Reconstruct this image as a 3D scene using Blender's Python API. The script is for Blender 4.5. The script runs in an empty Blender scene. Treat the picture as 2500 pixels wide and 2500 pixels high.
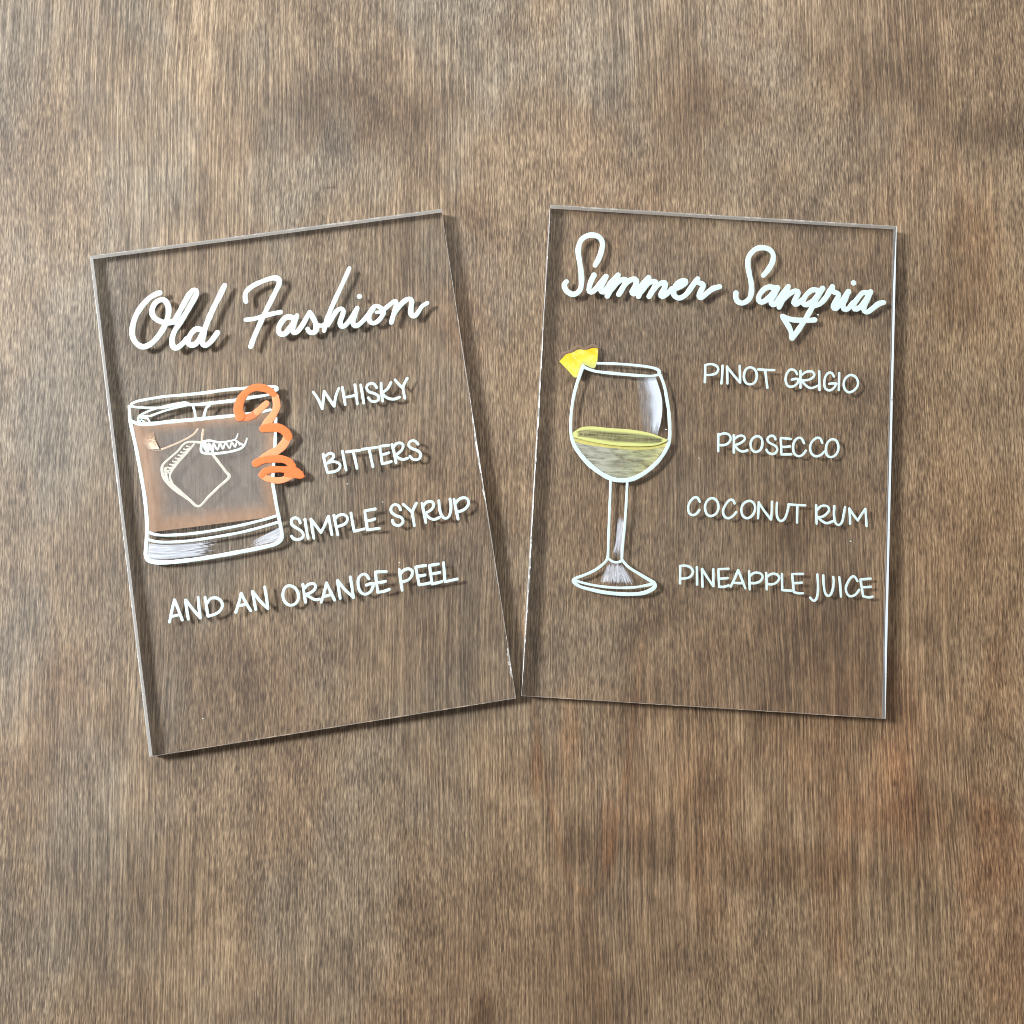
import bpy, bmesh, math, random
from mathutils import Vector, Matrix

random.seed(7)
sc = bpy.context.scene
C = sc.collection
CM = 50.0                           # scene units per centimetre (one unit is 0.2 mm)
U = 100.0 * CM
sc.unit_settings.scale_length = 0.01 / CM

# ------------------------------------------------------------------ camera
F_PX = 2700.0                       # focal length in pixels of a 2500 px wide frame
CAM_H = 0.3877 * U                      # metres above the painted faces of the signs
BOARD_Y = 3.0 * CM
PLATE = 0.0052 * U                      # thickness of the acrylic
cam_d = bpy.data.cameras.new('camera')
cam_d.sensor_width = 36.0
cam_d.sensor_fit = 'HORIZONTAL'
cam_d.lens = 36.0 * F_PX / 2500.0
cam_d.clip_start = 1.0 * CM
cam_d.clip_end = 500 * CM
cam = bpy.data.objects.new('camera', cam_d)
C.objects.link(cam)
RX, RY = math.radians(6.11), math.radians(-1.47)
CAM_ROT = Matrix.Rotation(RX, 3, 'X') @ Matrix.Rotation(RY, 3, 'Y')
CAM_POS = Vector((0, 0, CAM_H + PLATE))
cam.matrix_world = Matrix.Translation(CAM_POS) @ CAM_ROT.to_4x4()
sc.camera = cam

# ------------------------------------------------------------------ light: one window to the left, soft room light
w = bpy.data.worlds.new('World')
sc.world = w
w.use_nodes = True
wn = w.node_tree.nodes
wn['Background'].inputs[0].default_value = (1.0, 0.94, 0.88, 1)
wn['Background'].inputs[1].default_value = 0.21

LD = 1.50 * U
az, zen = math.radians(163.5), math.radians(48.5)
ld = bpy.data.lights.new('window_light', 'AREA')
ld.shape = 'RECTANGLE'
ld.size, ld.size_y = 0.31 * U, 0.37 * U
ld.energy = 35 * U * U
ld.color = (0.96, 0.98, 0.97)
lo = bpy.data.objects.new('window_light', ld)
C.objects.link(lo)
lo.location = (LD * math.sin(zen) * math.cos(az), LD * math.sin(zen) * math.sin(az) + 3.0 * CM, LD * math.cos(zen))
lo.rotation_euler = (Vector((0, 3.0 * CM, 0)) - Vector(lo.location)).to_track_quat('-Z', 'Y').to_euler()
ld.cycles.is_caustics_light = True
# an added broad fill light beyond the head of the table, for the fall-off
fd = bpy.data.lights.new('far_fill_light', 'AREA')
fd.shape = 'RECTANGLE'
fd.size, fd.size_y = 0.90 * U, 0.40 * U
fd.energy = 3.6 * U * U
fd.color = (1.0, 0.99, 0.94)
fo = bpy.data.objects.new('far_fill_light', fd)
C.objects.link(fo)
fo.location = (0.02 * U, 0.62 * U, 0.50 * U)
fo.rotation_euler = (Vector((0.02 * U, 0.05 * U, 0)) - Vector(fo.location)).to_track_quat('-Z', 'Y').to_euler()

sc.view_settings.view_transform = 'Standard'
sc.view_settings.look = 'None'
sc.view_settings.exposure = 0.0
sc.view_settings.gamma = 1.0
cy = sc.cycles
cy.use_denoising = True
cy.denoiser = 'OPENIMAGEDENOISE'
cy.denoising_input_passes = 'RGB_ALBEDO_NORMAL'
cy.denoising_prefilter = 'ACCURATE'
cy.caustics_refractive = True
cy.caustics_reflective = False
cy.blur_glossy = 0.3
cy.max_bounces = 14
cy.transmission_bounces = 12
cy.transparent_max_bounces = 16
cy.sample_clamp_indirect = 4.0
cy.use_adaptive_sampling = False
cy.filter_width = 0.9

# ------------------------------------------------------------------ helpers
def tag(o, **k):
    for a, v in k.items():
        o[a] = v
    return o

def mesh_obj(name, verts, faces, mat, parent=None, uvs=None, smooth=False):
    m = bpy.data.meshes.new(name)
    m.from_pydata([tuple(v) for v in verts], [], faces)
    if uvs is not None:
        ul = m.uv_layers.new(name='UVMap')
        for l in m.loops:
            ul.data[l.index].uv = uvs[l.vertex_index]
    if smooth:
        m.polygons.foreach_set('use_smooth', [True] * len(m.polygons))
    m.materials.append(mat)
    m.update()
    o = bpy.data.objects.new(name, m)
    C.objects.link(o)
    if parent is not None:
        o.parent = parent
    return o

def empty(name, parent=None, loc=(0, 0, 0), rz=0.0):
    o = bpy.data.objects.new(name, None)
    C.objects.link(o)
    o.empty_display_size = CM
    o.location = loc
    o.rotation_euler = (0, 0, rz)
    if parent is not None:
        o.parent = parent
    return o

def on_plate(px, py):
    """a tracing point of the 2500 px photograph -> metres on the painted face"""
    d = CAM_ROT @ Vector(((px - 1250.0) / F_PX, -(py - 1250.0) / F_PX, -1.0))
    s = -CAM_H / d.z
    return Vector((CAM_POS.x + d.x * s, CAM_POS.y + d.y * s))

PXM = 0.127 / 862.0 * U                 # metres per pixel on the painted face

def smooth_pts(P, closed=False, step=4.0):
    """Catmull-Rom through (x, y, width) points"""
    n = len(P)
    if n == 2 and not closed:
        segs = max(2, int(math.dist(P[0][:2], P[1][:2]) / step))
        return [tuple(P[0][k] + (P[1][k] - P[0][k]) * i / segs for k in range(3)) for i in range(segs + 1)]
    out = []
    rng = range(n) if closed else range(n - 1)
    for i in rng:
        p1, p2 = P[i], P[(i + 1) % n]
        p0 = P[(i - 1) % n] if (closed or i > 0) else tuple(2 * a - b for a, b in zip(p1, p2))
        p3 = P[(i + 2) % n] if (closed or i + 2 < n) else tuple(2 * b - a for a, b in zip(p1, p2))
        segs = max(2, int(math.dist(p1[:2], p2[:2]) / step))
        for s in range(segs):
            t = s / segs
            out.append(tuple(0.5 * ((2 * b) + (-a + c) * t + (2 * a - 5 * b + 4 * c - d) * t * t + (-a + 3 * b - 3 * c + d) * t ** 3)
                             for a, b, c, d in zip(p0, p1, p2, p3)))
    if not closed:
        out.append(tuple(P[-1]))
    return out

PROFILE = [(-1.0, 0.0), (-0.93, 0.5), (-0.7, 0.85), (0.0, 1.0), (0.7, 0.85), (0.93, 0.5), (1.0, 0.0)]

class Strokes:
    """marker strokes: raised beads of paint with rounded ends, collected into one mesh"""
    count = 0
    def __init__(self, lift=0.0):
        self.v, self.f = [], []
        self.lift = lift
    def add(self, P, width, closed=False, height=0.006, sharp=False, wob=0.05):
        P = list(P)
        Strokes.count += 1
        P = [(p[0], p[1], p[2] if len(p) > 2 else width) for p in P]
        if sharp:
            S = []
            for a, b in zip(P[:-1], P[1:]):
                S += smooth_pts([a, b])[:-1]
            S.append(P[-1])
        else:
            S = smooth_pts(P, closed)
        base = (self.lift + 0.0012 + (Strokes.count % 9) * 0.0004) * CM
        ph = random.uniform(0, 6.28)
        R = []
        for i, (x, y, wd) in enumerate(S):
            c = on_plate(x, y)
            k = 1 + wob * math.sin(ph + i * 0.45) + wob * 0.6 * math.sin(ph * 2 + i * 1.1) + random.uniform(-1, 1) * wob * 0.35
            R.append((c, 0.5 * wd * PXM * k))
        n = len(R)
        dirs = []
        for i in range(n):
            if closed:
                d = R[(i + 1) % n][0] - R[i - 1][0]
            else:
                d = R[min(i + 1, n - 1)][0] - R[max(i - 1, 0)][0]
            if d.length < 1e-9:
                d = Vector((1, 0))
            dirs.append(d.normalized())
        rings = []
        if not closed:                                  # rounded start
            c, r = R[0]
            for a in (80, 60, 40, 20):
                t = math.radians(a)
                rings.append((c - dirs[0] * r * math.sin(t), r * math.cos(t), dirs[0]))
        for (c, r), d in zip(R, dirs):
            rings.append((c, r, d))
        if not closed:
            c, r = R[-1]
            for a in (20, 40, 60, 80):
                t = math.radians(a)
                rings.append((c + dirs[-1] * r * math.sin(t), r * math.cos(t), dirs[-1]))
        b0 = len(self.v)
        for c, r, d in rings:
            nrm = Vector((-d.y, d.x))
            hh = height * min(1.0, r / (0.5 * 4 * PXM))
            for a, h in PROFILE:
                q = c + nrm * (a * r)
                self.v.append((q.x, q.y, PLATE + base + h * hh * CM))
        m = len(PROFILE)
        last = len(rings) if closed else len(rings) - 1
        for i in range(last):
            j = (i + 1) % len(rings)
            for k in range(m - 1):
                self.f.append((b0 + i * m + k, b0 + j * m + k, b0 + j * m + k + 1, b0 + i * m + k + 1))
        if not closed:
            self.f.append(tuple(b0 + k for k in range(m)))
            self.f.append(tuple(b0 + (len(rings) - 1) * m + k for k in range(m)))
    def dot(self, x, y, rx, ry, height=0.006):
        self.add([(x - 0.01, y, ry * 2), (x + 0.01, y, ry * 2)], ry * 2, height=height, wob=0)
    def build(self, name, mat, parent):
        inv = parent_inverse(parent)
        vs = [inv @ Vector(v) for v in self.v]
        return mesh_obj(name, vs, self.f, mat, parent, smooth=True)

def parent_inverse(p):
    m = Matrix.Identity(4)
    while p is not None:
        m = (Matrix.Translation(p.location) @ Matrix.Rotation(p.rotation_euler.z, 4, 'Z')) @ m
        p = p.parent
    return m.inverted()

def crop(ox, oy, s):
    return lambda P: [((p[0] / s + ox), (p[1] / s + oy)) + ((p[2] / s,) if len(p) > 2 else ()) for p in P]

def patch(name, A, B, mat, parent, lift, n=60, m=24, thick=0.0006):
    """a thin coat of paint between two curves (pixel points), with uv along / across"""
    def res(P, k):
        P = [(p[0], p[1], 0) for p in P]
        S = smooth_pts(P)
        L = [0]
        for a, b in zip(S[:-1], S[1:]):
            L.append(L[-1] + math.dist(a[:2], b[:2]))
        out = []
        for i in range(k + 1):
            t = L[-1] * i / k
            j = 0
            while j < len(L) - 2 and L[j + 1] < t:
                j += 1
            u = (t - L[j]) / max(1e-9, L[j + 1] - L[j])
            out.append((S[j][0] + (S[j + 1][0] - S[j][0]) * u, S[j][1] + (S[j + 1][1] - S[j][1]) * u))
        return out
    a, b = res(A, n), res(B, n)
    inv = parent_inverse(parent)
    vs, uv, fs = [], [], []
    for i in range(n + 1):
        for j in range(m + 1):
            t = j / m
            q = on_plate(a[i][0] * (1 - t) + b[i][0] * t, a[i][1] * (1 - t) + b[i][1] * t)
            vs.append(inv @ Vector((q.x, q.y, PLATE + (lift + thick) * CM)))
            uv.append((i / n, t))
    for i in range(n):
        for j in range(m):
            k = i * (m + 1) + j
            fs.append((k, k + 1, k + m + 2, k + m + 1))
    return mesh_obj(name, vs, fs, mat, parent, uv)

# ------------------------------------------------------------------ materials
def new_mat(name):
    m = bpy.data.materials.new(name)
    m.use_nodes = True
    nt = m.node_tree
    for n in list(nt.nodes):
        nt.nodes.remove(n)
    out = nt.nodes.new('ShaderNodeOutputMaterial')
    return m, nt, out

class NT:
    def __init__(self, nt):
        self.nt = nt
    def n(self, t, **k):
        o = self.nt.nodes.new(t)
        for a, v in k.items():
            setattr(o, a, v)
        return o
    def link(self, a, b):
        self.nt.links.new(a, b)
    def coords(self, kind='Object'):
        return self.metres(self.n('ShaderNodeTexCoord').outputs[kind]) if kind == 'Object' else self.n('ShaderNodeTexCoord').outputs[kind]
    def metres(self, src):
        m = self.n('ShaderNodeVectorMath', operation='MULTIPLY')
        self.link(src, m.inputs[0])
        m.inputs[1].default_value = (1 / U, 1 / U, 1 / U)
        return m.outputs[0]
    def mapping(self, src, scale=(1, 1, 1), rot=(0, 0, 0), loc=(0, 0, 0)):
        m = self.n('ShaderNodeMapping')
        m.inputs['Scale'].default_value = scale
        m.inputs['Rotation'].default_value = rot
        m.inputs['Location'].default_value = loc
        self.link(src, m.inputs[0])
        return m.outputs[0]
    def noise(self, src, scale, detail=2, rough=0.5, dist=0.0, out='Fac', ntype=None):
        t = self.n('ShaderNodeTexNoise')
        if ntype:
            t.noise_type = ntype
        t.inputs['Scale'].default_value = scale
        t.inputs['Detail'].default_value = detail
        t.inputs['Roughness'].default_value = rough
        t.inputs['Distortion'].default_value = dist
        self.link(src, t.inputs['Vector'])
        return t.outputs[out]
    def rng(self, src, a, b, c=0.0, d=1.0, smooth=False):
        m = self.n('ShaderNodeMapRange')
        if smooth:
            m.interpolation_type = 'SMOOTHSTEP'
        for i, v in zip((1, 2, 3, 4), (a, b, c, d)):
            m.inputs[i].default_value = v
        self.link(src, m.inputs[0])
        return m.outputs[0]
    def math(self, op, a, b=None):
        m = self.n('ShaderNodeMath', operation=op)
        for i, v in enumerate((a, b)):
            if v is None:
                continue
            if isinstance(v, (int, float)):
                m.inputs[i].default_value = v
            else:
                self.link(v, m.inputs[i])
        return m.outputs[0]
    def mix(self, fac, a, b, mode='MIX'):
        m = self.n('ShaderNodeMix', data_type='RGBA', blend_type=mode)
        for i, v in ((0, fac), (6, a), (7, b)):
            if isinstance(v, (int, float)):
                m.inputs[i].default_value = v
            elif isinstance(v, tuple):
                m.inputs[i].default_value = v if len(v) == 4 else v + (1,)
            else:
                self.link(v, m.inputs[i])
        return m.outputs[2]
    def sep(self, src):
        s = self.n('ShaderNodeSeparateXYZ')
        self.link(src, s.inputs[0])
        return s.outputs

def principled(nt, out, rough=0.5, color=None, spec=0.5):
    b = nt.nodes.new('ShaderNodeBsdfPrincipled')
    b.inputs['Roughness'].default_value = rough
    b.inputs['Specular IOR Level'].default_value = spec
    if color:
        b.inputs['Base Color'].default_value = color + (1,)
    nt.links.new(b.outputs[0], out.inputs[0])
    return b

# stained plywood tabletop: short upright fibres, blotchy stain
# stains in the board, plus patches painting the light's fall-off: x, y, half width, half height (tracing pixels), tint, strength
STAIN_AND_LIGHT_TINTS = [
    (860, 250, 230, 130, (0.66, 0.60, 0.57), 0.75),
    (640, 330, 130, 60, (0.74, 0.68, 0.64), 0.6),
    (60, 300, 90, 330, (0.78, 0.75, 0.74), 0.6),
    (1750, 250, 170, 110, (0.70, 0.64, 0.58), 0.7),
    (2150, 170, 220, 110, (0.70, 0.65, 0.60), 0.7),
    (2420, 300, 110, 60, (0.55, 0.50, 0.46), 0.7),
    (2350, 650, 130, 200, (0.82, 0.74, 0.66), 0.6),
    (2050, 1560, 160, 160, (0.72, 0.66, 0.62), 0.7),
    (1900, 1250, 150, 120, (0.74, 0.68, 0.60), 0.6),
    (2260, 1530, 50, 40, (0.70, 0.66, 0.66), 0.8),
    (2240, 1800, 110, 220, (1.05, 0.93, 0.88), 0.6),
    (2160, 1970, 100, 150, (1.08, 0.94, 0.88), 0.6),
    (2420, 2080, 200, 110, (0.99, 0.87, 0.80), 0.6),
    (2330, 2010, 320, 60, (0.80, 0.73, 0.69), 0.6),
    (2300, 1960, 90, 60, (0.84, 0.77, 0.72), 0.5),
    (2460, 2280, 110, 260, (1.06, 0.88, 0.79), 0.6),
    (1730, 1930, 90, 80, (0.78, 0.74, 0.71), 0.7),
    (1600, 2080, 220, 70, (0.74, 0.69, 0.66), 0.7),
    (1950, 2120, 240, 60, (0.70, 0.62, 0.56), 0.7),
    (1330, 2320, 500, 260, (0.80, 0.77, 0.76), 0.8),  # painted fall-off of light, darker at the bottom
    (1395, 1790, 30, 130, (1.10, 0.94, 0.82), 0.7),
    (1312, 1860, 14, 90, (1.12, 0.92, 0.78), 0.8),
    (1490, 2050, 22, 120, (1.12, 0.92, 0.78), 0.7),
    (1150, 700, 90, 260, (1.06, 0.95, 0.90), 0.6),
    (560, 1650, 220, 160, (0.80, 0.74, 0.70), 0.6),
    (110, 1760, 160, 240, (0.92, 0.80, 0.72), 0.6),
    (60, 1150, 300, 480, (0.80, 0.79, 0.77), 0.9),  # painted shade, counters the window sheen at the left
    (1250, 240, 330, 330, (1.14, 1.14, 1.14), 0.9),  # painted light, lifts the top centre
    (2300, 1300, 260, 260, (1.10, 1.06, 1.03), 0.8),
    (2250, 430, 160, 120, (1.14, 1.14, 1.16), 0.8),  # painted light at the upper right
    (480, 60, 260, 240, (1.08, 1.09, 1.09), 0.8),  # painted light at the upper left
    (250, 2180, 420, 200, (0.84, 0.82, 0.80), 0.8),  # painted fall-off of light, darker lower left
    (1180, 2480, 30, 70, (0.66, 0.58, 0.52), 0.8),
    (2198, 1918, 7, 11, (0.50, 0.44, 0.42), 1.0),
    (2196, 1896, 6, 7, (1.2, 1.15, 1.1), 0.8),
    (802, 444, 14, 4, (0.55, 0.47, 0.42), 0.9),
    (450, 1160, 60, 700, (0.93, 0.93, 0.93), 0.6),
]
def wood_material():
    m, nt, out = new_mat('stained_plywood')
    g = NT(nt)
    co = g.coords()
    # slow sideways wander of the grain
    warp = g.noise(g.mapping(co, (9.0, 5.0, 1)), 2.0, 1, 0.5, out='Color')
    wv = g.n('ShaderNodeVectorMath', operation='SUBTRACT')
    g.link(warp, wv.inputs[0]); wv.inputs[1].default_value = (0.5, 0.5, 0.5)
    ws = g.n('ShaderNodeVectorMath', operation='MULTIPLY')
    g.link(wv.outputs[0], ws.inputs[0]); ws.inputs[1].default_value = (0.006, 0.0, 0)
    wa = g.n('ShaderNodeVectorMath', operation='ADD')
    g.link(co, wa.inputs[0]); g.link(ws.outputs[0], wa.inputs[1])
    p = wa.outputs[0]
    # fibres of several lengths
    f1 = g.noise(g.mapping(p, (2400, 215, 1)), 1.0, 2, 0.6)
    f2 = g.noise(g.mapping(p, (2000, 80, 1), rot=(0, 0, 0.02)), 1.0, 2, 0.6)
    f3 = g.noise(g.mapping(p, (1350, 13, 1)), 1.0, 2, 0.6)
    f4 = g.noise(g.mapping(p, (2800, 420, 1), rot=(0, 0, -0.03)), 1.0, 0, 0.5)
    zone = g.rng(g.noise(g.mapping(co, (14, 7, 1), loc=(5, 3, 0)), 1.0, 2, 0.5), 0.42, 0.58, smooth=True)
    # broad bands
    b1 = g.noise(g.mapping(p, (95, 8, 1)), 1.0, 3, 0.6)
    bl = g.noise(g.mapping(co, (16, 11, 1), loc=(3.1, 1.7, 0)), 1.0, 5, 0.65, 0.6)
    bl2 = g.noise(g.mapping(co, (60, 46, 1)), 1.0, 4, 0.62, 0.4)
    c = lambda x, k: g.math('MULTIPLY', g.math('SUBTRACT', x, 0.5), k)
    short = g.math('ADD', c(f1, 1.75), c(f4, 0.55))
    long_ = g.math('ADD', c(f3, 1.05), c(f2, 0.95))
    hair = g.rng(g.math('ABSOLUTE', g.math('SUBTRACT', f3, 0.47)), 0.0, 0.035, -0.20, 0.0)
    long_ = g.math('ADD', long_, hair)
    k1 = g.math('MULTIPLY', short, g.rng(zone, 0, 1, 1.0, 0.55))
    k2 = g.math('MULTIPLY', long_, g.rng(zone, 0, 1, 0.55, 1.15))
    tone = g.math('ADD', g.math('ADD', k1, k2), 0.5)
    tone = g.math('ADD', tone, c(b1, 0.34))
    X, Y, Z = g.sep(co)
    xq = g.math('SUBTRACT', X, 0.025)
    arc = g.math('SUBTRACT', Y, g.math('MULTIPLY', g.math('MULTIPLY', xq, xq), 11.0))
    av = g.n('ShaderNodeCombineXYZ'); g.link(arc, av.inputs[1]); g.link(g.math('MULTIPLY', X, 0.12), av.inputs[0])
    tone = g.math('ADD', tone, c(g.noise(av.outputs[0], 75.0, 2, 0.6), 0.34))
    tone = g.math('ADD', tone, c(bl2, 0.55))
    tone = g.math('ADD', tone, c(bl, 0.48))
    cr = g.n('ShaderNodeValToRGB')
    g.link(g.rng(tone, 0.0, 1.0), cr.inputs[0])
    e = cr.color_ramp.elements
    e[0].position = 0.0; e[0].color = (0.060, 0.039, 0.025, 1)
    e[1].position = 1.0; e[1].color = (0.435, 0.333, 0.225, 1)
    k = e.new(0.30); k.color = (0.130, 0.090, 0.058, 1)
    k = e.new(0.55); k.color = (0.218, 0.158, 0.104, 1)
    col = cr.outputs[0]
    # reddish grain towards one side, greyer elsewhere
    rn = g.noise(g.mapping(p, (26, 9, 1), loc=(7.3, 2.2, 0)), 1.0, 4, 0.6, 0.3)
    red = g.rng(rn, 0.50, 0.70, smooth=True)
    rside = g.rng(g.math('SUBTRACT', X, g.math('MULTIPLY', Y, 0.6)), -0.16, 0.22, 0.30, 1.0, smooth=True)
    col = g.mix(g.math('MULTIPLY', red, rside), col, g.mix(1.0, col, (1.06, 0.95, 0.88), 'MULTIPLY'))
    gn = g.noise(g.mapping(co, (20, 11, 1), loc=(1.3, 9.2, 0)), 1.0, 4, 0.6)
    grey = g.rng(gn, 0.42, 0.62, smooth=True)
    bw = g.n('ShaderNodeRGBToBW'); g.link(col, bw.inputs[0])
    gcol = g.mix(1.0, bw.outputs[0], (1.07, 1.0, 0.86), 'MULTIPLY')
    gl = g.rng(rside, 0.3, 1.0, 0.50, 0.12)
    col = g.mix(g.math('MULTIPLY', grey, gl), col, gcol)
    col = g.mix(rside, col, g.mix(1.0, col, (1.03, 0.93, 0.82), 'MULTIPLY'))
    # single stains, and the painted light fall-off
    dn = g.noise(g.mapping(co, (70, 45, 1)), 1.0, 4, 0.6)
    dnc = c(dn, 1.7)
    for x, y, rx, ry, tint, st in STAIN_AND_LIGHT_TINTS:
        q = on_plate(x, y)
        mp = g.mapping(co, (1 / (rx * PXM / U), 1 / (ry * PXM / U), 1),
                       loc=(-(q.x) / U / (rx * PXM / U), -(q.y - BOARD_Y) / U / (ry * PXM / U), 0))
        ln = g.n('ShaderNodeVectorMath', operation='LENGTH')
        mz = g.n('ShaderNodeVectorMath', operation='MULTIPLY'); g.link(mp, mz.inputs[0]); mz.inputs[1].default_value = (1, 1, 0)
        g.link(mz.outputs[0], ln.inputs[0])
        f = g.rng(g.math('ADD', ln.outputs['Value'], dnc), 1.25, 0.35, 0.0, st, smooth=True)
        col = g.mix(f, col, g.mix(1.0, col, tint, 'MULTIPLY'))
    # one nested set of pointed growth lines
    for px_, py_, kk, wd, tint, st in ((1434, 2189, 203.0, 14, (1.14, 0.99, 0.86), 0.6), (1436, 2212, 190.0, 16, (0.74, 0.70, 0.68), 0.6), (1430, 2120, 260.0, 5, (0.70, 0.66, 0.62), 0.5)):
        q = on_plate(px_, py_)
        dx = g.math('SUBTRACT', X, q.x / U)
        dx2 = g.math('MULTIPLY', dx, dx)
        diff = g.math('SUBTRACT', g.math('SUBTRACT', Y, (q.y - BOARD_Y) / U), g.math('MULTIPLY', dx2, kk))
        gr = g.math('SQRT', g.math('ADD', 1.0, g.math('MULTIPLY', dx2, 4 * kk * kk)))
        dd = g.math('ABSOLUTE', g.math('ADD', g.math('DIVIDE', diff, gr), g.math('MULTIPLY', c(dn, 1.0), 0.0016)))
        f = g.rng(dd, wd * PXM / U, 0.0, 0.0, st, smooth=True)
        f = g.math('MULTIPLY', f, g.rng(dx2, 0.0009, 0.0003, 0.0, 1.0))
        f = g.math('MULTIPLY', f, g.rng(f1, 0.3, 0.6, 0.5, 1.0))
        col = g.mix(f, col, g.mix(1.0, col, tint, 'MULTIPLY'))
    b = principled(nt, out, 0.5, spec=0.55)
    g.link(col, b.inputs['Base Color'])
    g.link(g.rng(tone, 0.2, 0.8, 0.58, 0.46), b.inputs['Roughness'])
    bp = g.n('ShaderNodeBump')
    bp.inputs['Strength'].default_value = 0.15
    bp.inputs['Distance'].default_value = 0.006 * CM
    g.link(f1, bp.inputs['Height'])
    g.link(bp.outputs[0], b.inputs['Normal'])
    return m

def acrylic_material():
    m, nt, out = new_mat('clear_acrylic')
    b = nt.nodes.new('ShaderNodeBsdfGlass')
    b.inputs['IOR'].default_value = 1.49
    b.inputs['Roughness'].default_value = 0.0
    b.inputs['Color'].default_value = (1, 1, 1, 1)
    nt.links.new(b.outputs[0], out.inputs[0])
    return m

def edge_material():
    m, nt, out = new_mat('sawn_acrylic_edge')
    g = NT(nt)
    co = g.coords()
    n1 = g.noise(g.mapping(co, (900, 900, 200)), 1.0, 3, 0.6)
    n2 = g.noise(g.mapping(co, (60, 60, 60)), 1.0, 2, 0.6)
    d = g.n('ShaderNodeBsdfDiffuse'); d.inputs[0].default_value = (0.97, 0.98, 0.99, 1)
    t = g.n('ShaderNodeBsdfTranslucent'); t.inputs[0].default_value = (0.97, 0.98, 0.98, 1)
    mx = g.n('ShaderNodeMixShader'); mx.inputs[0].default_value = 0.42
    g.link(d.outputs[0], mx.inputs[1]); g.link(t.outputs[0], mx.inputs[2])
    tr = g.n('ShaderNodeBsdfTransparent')
    m2 = g.n('ShaderNodeMixShader')
    g.link(g.rng(g.math('ADD', n1, n2), 0.85, 1.2, 0.90, 1.0), m2.inputs[0])
    g.link(tr.outputs[0], m2.inputs[1]); g.link(mx.outputs[0], m2.inputs[2])
    g.link(m2.outputs[0], out.inputs[0])
    return m

def chip_material(name, amount, colour):
    m, nt, out = new_mat(name)
    g = NT(nt)
    co = g.coords()
    n1 = g.noise(g.mapping(co, (260, 260, 260)), 1.0, 4, 0.7)
    d = principled(nt, out, 0.35, colour)
    tr = g.n('ShaderNodeBsdfTransparent')
    mx = g.n('ShaderNodeMixShader')
    g.link(g.rng(n1, 0.62 - amount * 0.3, 0.72 - amount * 0.3, 0.30, 1.0), mx.inputs[0])
    g.link(tr.outputs[0], mx.inputs[1]); g.link(d.outputs[0], mx.inputs[2])
    g.link(mx.outputs[0], out.inputs[0])
    return m

def paint(name, colour, vary=0.06, rough=0.45):
    m, nt, out = new_mat(name)
    g = NT(nt)
    n1 = g.noise(g.mapping(g.coords(), (700, 700, 1)), 1.0, 3, 0.6)
    b = principled(nt, out, rough, spec=0.4)
    c2 = tuple(c * (1 - vary * 2) for c in colour)
    g.link(g.mix(g.rng(n1, 0.3, 0.7), c2, colour), b.inputs['Base Color'])
    return m

def wash(name, build):
    """a thin, brushed coat: build(g) returns (colour socket, alpha socket)"""
    m, nt, out = new_mat(name)
    g = NT(nt)
    col, al = build(g)
    b = principled(nt, out, 0.5, spec=0.3)
    g.link(col, b.inputs['Base Color'])
    tr = g.n('ShaderNodeBsdfTransparent')
    mx = g.n('ShaderNodeMixShader')
    g.link(al, mx.inputs[0])
    g.link(tr.outputs[0], mx.inputs[1]); g.link(b.outputs[0], mx.inputs[2])
    g.link(mx.outputs[0], out.inputs[0])
    return m

def edge_dist(g, u, v, su=1.0, sv=1.0):
    a = g.math('MULTIPLY', g.math('MINIMUM', u, g.math('SUBTRACT', 1.0, u)), su)
    b = g.math('MULTIPLY', g.math('MINIMUM', v, g.math('SUBTRACT', 1.0, v)), sv)
    return g.math('MINIMUM', a, b)

def b_whisky(g):
    uv = g.coords('UV'); co = g.coords()
    u, v, _ = g.sep(uv)                     # u down the glass, v left to right
    n = g.noise(g.mapping(co, (120, 60, 1)), 1.0, 4, 0.6)
    nf = g.noise(g.mapping(co, (500, 160, 1)), 1.0, 3, 0.6)
    d = g.math('MINIMUM', g.math('MULTIPLY', g.math('MINIMUM', v, g.math('MULTIPLY', g.math('SUBTRACT', 1.0, v), 1.5)), 1.0),
               g.math('MINIMUM', g.math('MULTIPLY', u, 1.6), g.math('MULTIPLY', g.math('SUBTRACT', 1.0, u), 1.0)))
    d = g.math('ADD', d, g.math('MULTIPLY', g.math('SUBTRACT', n, 0.5), 0.16))
    k = g.rng(d, 0.03, 0.20, smooth=True)
    col = g.mix(k, (0.42, 0.265, 0.18), (0.31, 0.265, 0.24))
    k2 = g.rng(d, 0.15, 0.27, smooth=True)
    col = g.mix(g.math('MULTIPLY', k2, 0.8), col, (0.275, 0.245, 0.23))
    lum = g.rng(n, 0.35, 0.7, 0.85, 1.2)
    col = g.mix(1.0, col, lum, 'MULTIPLY')
    al = g.math('ADD', g.rng(k, 0, 1, 0.70, 0.50), g.math('MULTIPLY', g.math('SUBTRACT', nf, 0.5), 0.5))
    return col, al

def b_wine(g):
    uv = g.coords('UV'); co = g.coords()
    u, v, _ = g.sep(uv)                     # u left to right, v top to bottom
    n = g.noise(g.mapping(co, (150, 800, 1), rot=(0, 0, 0.12)), 1.0, 5, 0.7, 0.5)
    n2 = g.noise(g.mapping(co, (60, 90, 1)), 1.0, 3, 0.6)
    col = g.mix(g.rng(v, 0.0, 0.5), (0.58, 0.61, 0.26), (0.40, 0.43, 0.26))
    col = g.mix(g.rng(g.math('SUBTRACT', 0.75, u), 0.0, 0.4), col, (0.42, 0.43, 0.36))
    col = g.mix(g.rng(g.math('ADD', u, g.math('MULTIPLY', v, 0.3)), 0.85, 1.15), col, (0.60, 0.60, 0.30))
    al = g.rng(g.math('ADD', n, g.math('MULTIPLY', n2, 0.6)), 0.58, 0.90, 0.15, 0.90)
    return col, al

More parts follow.
